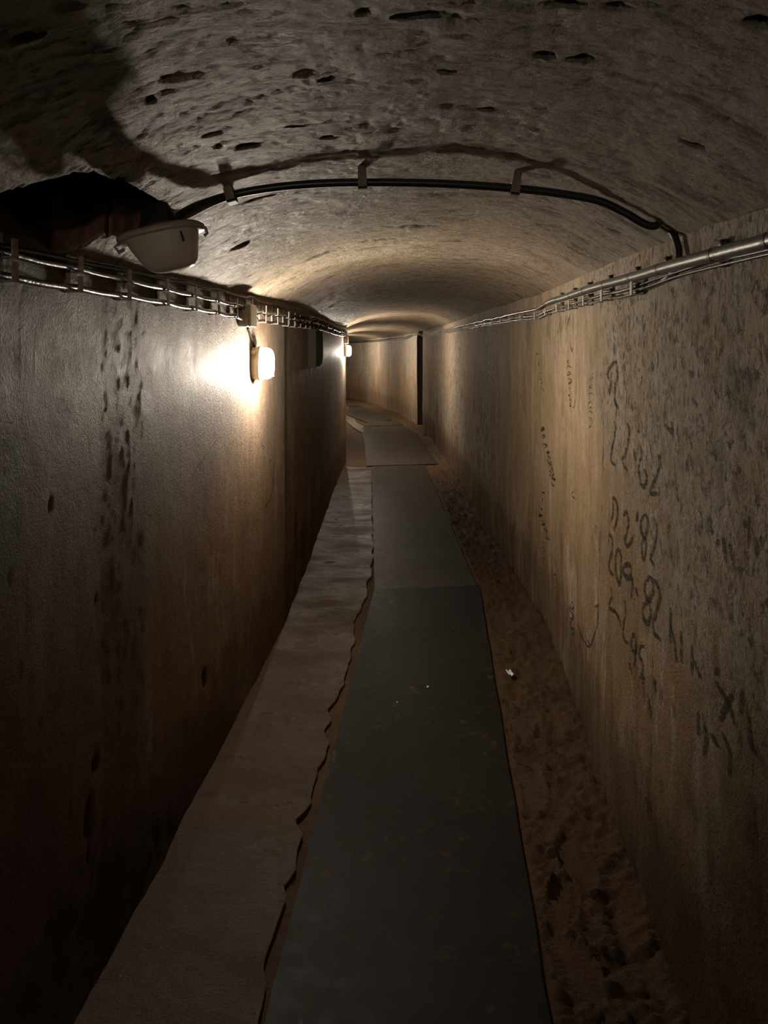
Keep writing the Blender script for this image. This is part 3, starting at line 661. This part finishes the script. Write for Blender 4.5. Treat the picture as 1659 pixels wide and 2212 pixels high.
wall_cable('wall_cable', 'R', np.arange(3.82, 13.38, .05), lambda y: pipez(y), .024, .0085, M_CABG, 'grey cable continuing the pipe line along the far half of the right wall', 11, None, 0, 9, .004)
def make_bracketR():
    r_ = empty('cable_clip', (0, 0, 0))
    b = MB(); b.box(-.004, .005, -.011, .011, -.017, .019); b.obj('clip_base', M_DK, r_, smooth=False)
    b = MB(); b.box(-.033, -.003, -.010, .010, -.018, -.0155); b.box(-.035, -.032, -.011, .011, -.018, .018); b.box(-.033, -.003, -.010, .010, .0155, .018); b.obj('clip_frame', M_BR, r_, smooth=False)
    return r_
pr = make_bracketR(); first = True
yr = [2.06, 2.42, 2.76, 3.12, 3.50, 3.88, 4.25, 4.70]+[4.70+.37*k for k in range(1, 24)]
def railR(y): return float(np.interp(y, [0, 2.06, 2.76, 3.5, 3.8, 4.25, 4.75, 8, 13.4], [1.64, 1.652, 1.659, 1.667, 1.668, 1.657, 1.668, 1.668, 1.660]))
RROT = lambda y: -math.atan2(float(fR(y+.05)-fR(y-.05)), .1)
for k, y in enumerate(yr):
    o = pr if first else copy_tree(pr); first = False
    o.location = (float(surfR(y, railR(y))), y, railR(y)); o.rotation_euler = (0, 0, RROT(y)+random.uniform(-.06, .06))
    if k < 10: o['label'] = f'square grey cable clip on the right wall, {ORD[k]} beyond the curling black cable'
    else: o['label'] = 'tiny cable clip in the distant row before the dark opening'
    o['category'] = 'cable clip'; o['group'] = 'cable clips along the right wall'
BRr = (2.06, .37)
wall_cable('wall_cable', 'R', np.arange(2.04, 13.38, .04), lambda y: railR(y)+.007, .022, .0055, M_CABG, 'upper of the two shiny cables held by the clips on the right wall', 12, BRr, .004)
wall_cable('wall_cable', 'R', np.arange(2.06, 13.38, .04), lambda y: railR(y)-.0085, .021, .005, M_CABG, 'lower of the two shiny cables held by the clips on the right wall', 13, BRr, .004)
# thin wires from the first clip up along the underside of the pipe
for q, (dz, lab) in enumerate(((0, 'thin black wire sagging below the grey pipe at the near right'), (.012, 'thin black wire tight under the grey pipe at the near right'))):
    pts = crom([(float(fR(2.05))-.020, 2.05, 1.647+dz), (float(fR(1.88))-.018, 1.88, 1.650+dz), (float(fR(1.7))-.020, 1.70, 1.652+dz*.8), (float(fR(1.5))-.020, 1.5, 1.6505+dz), (float(fR(1.3))-.022, 1.3, 1.6475+dz*.6), (float(fR(.9))-.02, .9, 1.643+dz*.6), (float(fR(0))-.02, 0, 1.64+dz*.6)], 8)
    b = MB(); b.tube(pts, .0032, 7); b.obj('thin_wire', M_CAB, None, label=lab, cat='wire')
# cables over the dark opening and along the far wall
for q, (dz, off, lab) in enumerate(((0, .03, 'upper cable crossing the dark opening and running along the far wall'), (-.03, .028, 'lower cable crossing the dark opening and running along the far wall'))):
    pts = [(float(fR(13.36))-off, 13.36, 1.685+dz), (.64, 13.55, 1.71+dz), (.60, 13.95, 1.72+dz), (float(fR(14.5))-off, 14.5, 1.715+dz), (float(fR(14.9))-off, 14.9, 1.70+dz), (float(fR(15.5))-off, 15.5, 1.655+dz)]
    pts += [(float(fR(y))-off, y, 1.655+dz-.010*(y-15.5)) for y in np.arange(15.9, 22.4, .4)]
    b = MB(); b.tube(crom(pts, 4), .010, 8); b.obj('wall_cable', M_CABG if q == 0 else M_CAB, None, label=lab, cat='cable')
b = MB(); b.box(.60, .70, 13.392, 13.47, 1.69, 1.74, .004); b.obj('cable_guide', M_DK, None, smooth=False, label='dark steel guide carrying the cables at the top of the dark opening', cat='bracket')
# dark box on the left wall past the lamp
yb, zb = 5.5, 1.475
root = empty('wall_cabinet', (float(surfL(yb, zb)), yb, zb), -LROT(yb), 'dark metal box with a rounded lower end on the shaded left wall', 'wall box')
b = MB(); rg = []
for x in (-.004, .05):
    R = [(x, -.28, .13), (x, .30, .13), (x, .33, .05), (x, .33, -.07), (x, .24, -.115), (x, .05, -.13), (x, -.22, -.125), (x, -.28, -.09)]; rg.append(R)
b.loft(rg[::-1]); b.obj('cabinet_body', M_SOOT, root, smooth=False)
b = MB(); b.box(.0, .056, -.30, -.245, -.13, .135, .003); b.obj('hinge_strip', simple('rust_strip', (.05, .036, .027), .8), root, smooth=False)

# ------------------------------------------------------------------ black cable across the vault, with cleats
arc_px = [(372, 482), (400, 462), (450, 438), (510, 419), (600, 404), (700, 396), (800, 394), (900, 395), (1000, 399), (1112, 407), (1200, 417), (1290, 430), (1350, 446), (1400, 463), (1437, 486), (1456, 508), (1466, 540), (1464, 566), (1451, 590), (1428, 609), (1397, 624)]
arc_Y = [1.66, 1.69, 1.73] + [1.75]*11 + [1.745, 1.725, 1.70, 1.70, 1.76, 1.88, 2.04]
pts = []
for (px, py), Y in zip(arc_px, arc_Y):
    x = (px-HX)/FOC*Y; z = EYE+(HY-py)/FOC*Y
    zc = float(vault(min(max(x, float(fL(Y))), float(fR(Y))), Y)); pts.append((x, Y, min(z, zc-.016) if Y == 1.75 else z))
arc = crom(pts, 6); nA = len(arc)
rad = [.0095*(1+.45*math.exp(-((i-7)/6)**2))*(1-.25*sstep(nA-45, nA-15, i)) for i in range(nA)]
b = MB(); b.tube(arc, [float(v) for v in rad], 12); b.obj('ceiling_cable', M_CAB, None, label='thick black cable arching across the ceiling and curling down the right wall', cat='cable')
for i, (px, lab) in enumerate(((497, 'left cleat holding the black arched cable, next to the unlit ceiling lamp'), (787, 'cleat at the crown of the ceiling holding the black arched cable'), (1112, 'cleat right of the crown holding the black arched cable'), (1437, 'cleat near the right wall where the black arched cable turns down'))):
    p = min(arc, key=lambda v: abs((HX+FOC*v.x/v.y)-px)+(1000 if v.z < 1.72 else 0)); zc = float(vault(p.x, p.y)); hgt = zc-p.z+.014
    ang = math.atan2(float(vault(p.x+.03, p.y)-vault(p.x-.03, p.y)), .06)
    e = empty('cable_cleat', (p.x, p.y, p.z), 0, lab, 'cable cleat', 'cleats on the arched ceiling cable'); e.rotation_euler = (0, -ang, 0)
    b = MB(); b.box(-.009, .009, -.014, .016, .010, hgt+.012, .002); b.box(-.013, .013, -.02, .022, hgt-.006, hgt+.010, .002); b.obj('cleat_stem', M_CLEAT, e, smooth=False)
    b = MB(); b.box(-.010, .010, -.018, -.0125, -.016, .016); b.box(-.010, .010, .0125, .018, -.016, .016); b.box(-.010, .010, -.018, .018, -.019, -.0125); b.obj('cable_clamp', M_CLEAT, e, smooth=False)

# ------------------------------------------------------------------ unlit ceiling lamp at the left
e = empty('ceiling_lamp', (-.462, 1.60, 1.730), 0, 'unlit milky oval ceiling lamp hanging beside the dark hole at upper left', 'ceiling lamp'); e.rotation_euler = (0, -math.radians(12), 0); e.scale = (.86, .86, .98); e.location.z = 1.724
def ov(z, a, c_, xo=0, n=48, p=2.7):
    R = []
    for k in range(n):
        t = 2*PI*k/n; cc, ss = math.cos(t), math.sin(t); R.append((xo+a*math.copysign(abs(cc)**(2/p), cc), c_*math.copysign(abs(ss)**(2/p), ss), z))
    return R
b = MB(); rg = [ov(z, a, a*.72, xo) for z, a, xo in ((.004, .088, 0), (-.006, .084, .002), (-.022, .078, .004), (-.042, .070, .007), (-.058, .062, .010), (-.068, .053, .012), (-.073, .040, .013), (-.075, .02, .013))]
b.loft(rg, False, True); gb = b.obj('glass_bowl', M_BOWL, e)
b = MB(); b.tube([(.058, -.050, -.002), (.060, -.053, -.016), (.060, -.052, -.026)], .0022, 6); b.obj('retaining_clip', M_DK, gb)
b = MB(); b.loft([ov(.002, .102, .078), ov(.006, .104, .080), ov(.012, .103, .079), ov(.018, .092, .068)]); b.obj('rim', M_RIM, e)
b = MB(); b.loft([ov(.016, .060, .045), ov(.032, .045, .034), ov(.07, .03, .024)]); b.obj('mounting_base', M_DK, e)
b = MB(); b.tube([(.098, 0, .004), (.108, -.004, .000), (.110, -.006, -.012), (.102, -.004, -.016)], .004, 8); b.obj('latch', M_RIM, e)
b = MB(); b.tube([(-.100, -.01, .004), (-.112, -.014, -.002), (-.106, -.012, -.014), (-.092, -.01, -.010)], .0045, 8); b.obj('latch', M_RIM, e)

# ------------------------------------------------------------------ marks drawn on the walls
def stroke(b, side, P, wd, org=(1050, 760), sc=.3671, taper=True):
    P = [(org[0]+x*sc, org[1]+y*sc) for x, y in P]
    if len(P) > 2: Q = [(v.x, v.y) for v in crom([(x, y, 0) for x, y in P], 7)]
    else: Q = [(P[0][0]+(P[1][0]-P[0][0])*k/10, P[0][1]+(P[1][1]-P[0][1])*k/10) for k in range(11)]
    C_ = [Vector(wall_yz(side, *q)) for q in Q]; V = []; n = len(C_)
    for i, c in enumerate(C_):
        d = (C_[min(i+1, n-1)]-C_[max(i-1, 0)])
        if d.length < 1e-7: d = Vector((0, 1))
        d.normalize(); nn = Vector((-d.y, d.x)); h = wd/2*(1-.5*abs(2*i/(n-1)-1)**3 if taper else 1)*(1+.2*float(vnoise(i*.7, wd*999, 0)))
        for s_ in (-1, 1):
            y, z = c.x+nn.x*h*s_, c.y+nn.y*h*s_
            x = float(surfR(y, z))-.0022 if side == 'R' else float(surfL(y, z))+.0022
            V.append((x, y, z))
    b.add(V, [(2*i, 2*i+1, 2*i+3, 2*i+2) for i in range(n-1)])
def writing(side, strokes, wd, label, **kw):
    b = MB()
    for s_ in strokes: stroke(b, side, s_, wd, **kw)
    return b.obj('graffiti', M_INK, wr if side == 'R' else wl, label=label)
W1 = [[(780, 55), (745, 85), (722, 130), (735, 170)], [(780, 55), (783, 150), (768, 220), (765, 290), (785, 325)], [(745, 120), (740, 200), (732, 250)]]
W2 = [[(760, 410), (768, 450), (750, 560), (738, 640), (768, 665)], [(835, 420), (846, 470), (828, 590), (808, 640), (835, 700)], [(905, 420), (900, 480)],
      [(912, 620), (900, 680), (912, 770), (935, 790), (945, 730), (930, 690)], [(1010, 600), (1026, 660), (990, 760), (965, 828), (1018, 835)], [(870, 565), (885, 640)]]
W3 = [[(750, 850), (752, 940), (742, 1010)], [(750, 850), (772, 885), (779, 960), (760, 1050)], [(815, 965), (828, 940), (842, 985), (836, 1050), (820, 1110), (838, 1140), (878, 1075)], [(898, 940), (892, 1000)],
      [(942, 955), (920, 990), (918, 1050), (938, 1090), (950, 1040), (952, 980), (942, 955)], [(938, 1090), (922, 1130), (920, 1190), (932, 1218), (944, 1160), (938, 1090)], [(996, 985), (1006, 1040), (992, 1140), (970, 1215), (992, 1255)]]
W4 = [[(722, 1130), (738, 1075), (750, 1110), (746, 1180), (724, 1250), (730, 1290), (755, 1312)], [(785, 1155), (768, 1210), (770, 1310), (788, 1365), (802, 1300), (800, 1200), (785, 1155)],
      [(862, 1330), (850, 1255), (820, 1260), (815, 1290), (835, 1325), (862, 1330), (868, 1380), (858, 1450)], [(885, 1390), (900, 1435)],
      [(965, 1320), (937, 1370), (938, 1430), (962, 1460), (985, 1410), (984, 1350), (965, 1320)], [(960, 1460), (930, 1500), (930, 1560), (955, 1595), (974, 1540), (960, 1460)], [(992, 1340), (1012, 1370), (1026, 1440), (1010, 1520), (985, 1600), (992, 1655), (1026, 1692)]]
W5 = [[(735, 1385), (740, 1440), (724, 1500), (760, 1530), (785, 1580), (800, 1640)], [(820, 1450), (826, 1540), (812, 1640), (826, 1700), (850, 1710)], [(890, 1700), (880, 1660), (866, 1690), (870, 1750), (890, 1760), (890, 1700), (888, 1800), (880, 1860)],
      [(935, 1730), (912, 1740), (910, 1790), (930, 1830), (928, 1880), (908, 1920)], [(850, 1830), (870, 1890)]]
writing('R', W1, .015, 'faded charcoal figure topmost of the dates on the right wall')
writing('R', W2, .014, 'smudged charcoal date starting with twenty two')
writing('R', W3, .016, 'charcoal date 17.2. \'82 on the right wall')
writing('R', W4, .018, 'boldest charcoal date 20.9. \'82 on the right wall')
writing('R', W5, .013, 'scrawled charcoal line below the boldest date')
writing('R', [[(640, 1070), (655, 1020), (652, 1080)], [(690, 640), (698, 560), (690, 640), (700, 700)], [(700, 200), (692, 560), (690, 760)], [(682, 1010), (675, 1110), (662, 1400), (658, 1490)]], .006, 'long thin upright pencil line left of the dates')
writing('R', [[(658, 1490), (652, 1600), (630, 1690), (600, 1735), (570, 1680), (540, 1610)], [(640, 1500), (666, 1485)], [(663, 1510), (656, 1640)], [(555, 1620), (550, 1820)], [(590, 1680), (615, 1740)]], .009, 'thin hooked black line like a J low on the right wall')
rs = random.Random(5)
def scrib(x0, y0, x1, y1, n, w_, rs=rs):
    out = []
    for k in range(n):
        t = k/max(1, n-1); cx, cy = x0+(x1-x0)*t, y0+(y1-y0)*t
        out.append([(cx+rs.uniform(-w_, w_), cy+rs.uniform(-16, 16)) for _ in range(rs.choice((3, 4)))])
    return out
writing('R', scrib(620, 140, 615, 450, 12, 14), .004, 'small thin upright lettering left of the faded top figure')
writing('R', scrib(490, 60, 500, 320, 9, 12)+[[(530, 10), (535, 200), (520, 320), (512, 325)]], .006, 'small framed pencil scribble high on the right wall')
writing('R', scrib(330, 440, 400, 780, 16, 14), .010, 'dense slanting black scribble on the ochre part of the right wall')
writing('R', scrib(340, 830, 320, 960, 4, 12)+scrib(325, 960, 370, 1110, 8, 12), .009, 'low dark scribble under the dense slanting one')
writing('R', scrib(340, 1130, 340, 1230, 5, 12)+scrib(410, 1230, 410, 1380, 5, 10)+[[(520, 815), (505, 840), (525, 870)], [(520, 790), (522, 870)], [(470, 680), (475, 800)]], .006, 'small pencil figures low on the right wall')
writing('R', scrib(500, 1470, 510, 1660, 9, 16), .007, 'narrow upright scribble near the foot of the right wall')
writing('R', scrib(300, 20, 340, 220, 7, 10)+scrib(205, 180, 210, 300, 4, 8), .006, 'faint small writing beside the pale plaster on the right wall')
writing('R', [[(1092, 1500), (1086, 1720)], [(1086, 1600), (1110, 1720), (1124, 1830)], [(1145, 1640), (1148, 1830)], [(1215, 1720), (1214, 1900)], [(1222, 1810), (1268, 1920)], [(1400, 1090), (1425, 1260)], [(1442, 1130), (1440, 1160)], [(1360, 1140), (1380, 1110)], [(1095, 400), (1110, 520)], [(1060, 430), (1100, 480)]], .013, 'faint tall charcoal letters right of the dates')
writing('R', [[(1375, 300), (1440, 420), (1495, 560)], [(1480, 350), (1430, 450), (1400, 520)], [(1285, 470), (1280, 600)], [(1310, 480), (1327, 620), (1310, 710)], [(1350, 590), (1400, 660)], [(1415, 580), (1460, 690), (1455, 830)], [(1565, 490), (1575, 640), (1605, 710)], [(1530, 350), (1515, 480)], [(1400, 240), (1375, 260)]], .015, 'smeared charcoal strokes low at the right edge', org=(1000, 1350), sc=.3972)
writing('R', [[(670, 175), (672, 270)], [(676, 170), (680, 275)], [(684, 172), (686, 330)], [(692, 210), (690, 250)], [(708, 180), (706, 260)], [(716, 175), (712, 300)], [(728, 180), (716, 230)], [(738, 170), (740, 290)], [(748, 175), (744, 340)], [(728, 300), (734, 345), (742, 330)]], .010, 'dark upright letters at the top of the right wall under the cable clips', org=(900, 600), sc=.4575)
b = MB(); stroke(b, 'R', [(1413, 1377), (1412, 1500), (1411, 1575), (1408, 1650), (1403, 1720), (1401, 1792)], .004, org=(0, 0), sc=1); b.obj('crack', M_INK, wr, label='long thin upright crack low in the right wall')
b = MB(); stroke(b, 'L', [(592, 990), (590, 1025), (588, 1058), (580, 1082), (568, 1100)], .010, org=(0, 0), sc=1); b.obj('graffiti', M_INK, wl, label='black hooked line on the left wall below the lit lamp')
b = MB(); stroke(b, 'L', [(637, 1088), (639, 1140), (641, 1205)], .012, org=(0, 0), sc=1); b.obj('crack', M_INK, wl, label='dark upright crack in the shaded left wall')
b = MB()
for s_ in scrib(566, 975, 580, 1005, 3, 5): stroke(b, 'L', s_, .006, org=(0, 0), sc=1)
b.obj('graffiti', M_INK, wl, label='small scratched mark below the lit lamp')
b = MB(); stroke(b, 'L', [(475, 940), (450, 975), (425, 1010), (408, 1045)], .003, org=(0, 0), sc=1); b.obj('crack', M_INK, wl, label='fine slanting hairline crack on the left wall')

# ------------------------------------------------------------------ litter
x, y = floor_pt(1102, 1458)
e = empty('foil_wrapper', (x, y, .004), .15, 'small crumpled pale blue foil scrap on the brown earth right of the mats', 'litter')
b = MB(); V = []; F = []
for i in range(6):
    for j in range(8): V.append(((i-2.5)*.0052, (j-3.5)*.0075+.002*math.sin(i*2), .006+.005*math.sin(i*1.9+.3)+.0015*math.sin(j*1.3)))
for i in range(5):
    for j in range(7): F.append((i*8+j, i*8+8+j, i*8+9+j, i*8+j+1))
b.add(V, F); o = b.obj('crumpled_foil', M_PAPER, e); sm = o.modifiers.new('s', 'SOLIDIFY'); sm.thickness = .001
for (px, py, s_, lab) in ((924, 1485, .007, 'tiny pale crumb of paper on the middle of the nearest black mat'), (858, 1518, .004, 'tiny pale speck left of the paper crumb on the nearest black mat')):
    x, y = floor_pt(px, py); b = MB(); b.box(x-s_*.6, x+s_*.6, y-s_, y+s_*1.2, .0005, .005, .0015); b.obj('paper_crumb', M_PAPER, None, smooth=False, label=lab, cat='litter')
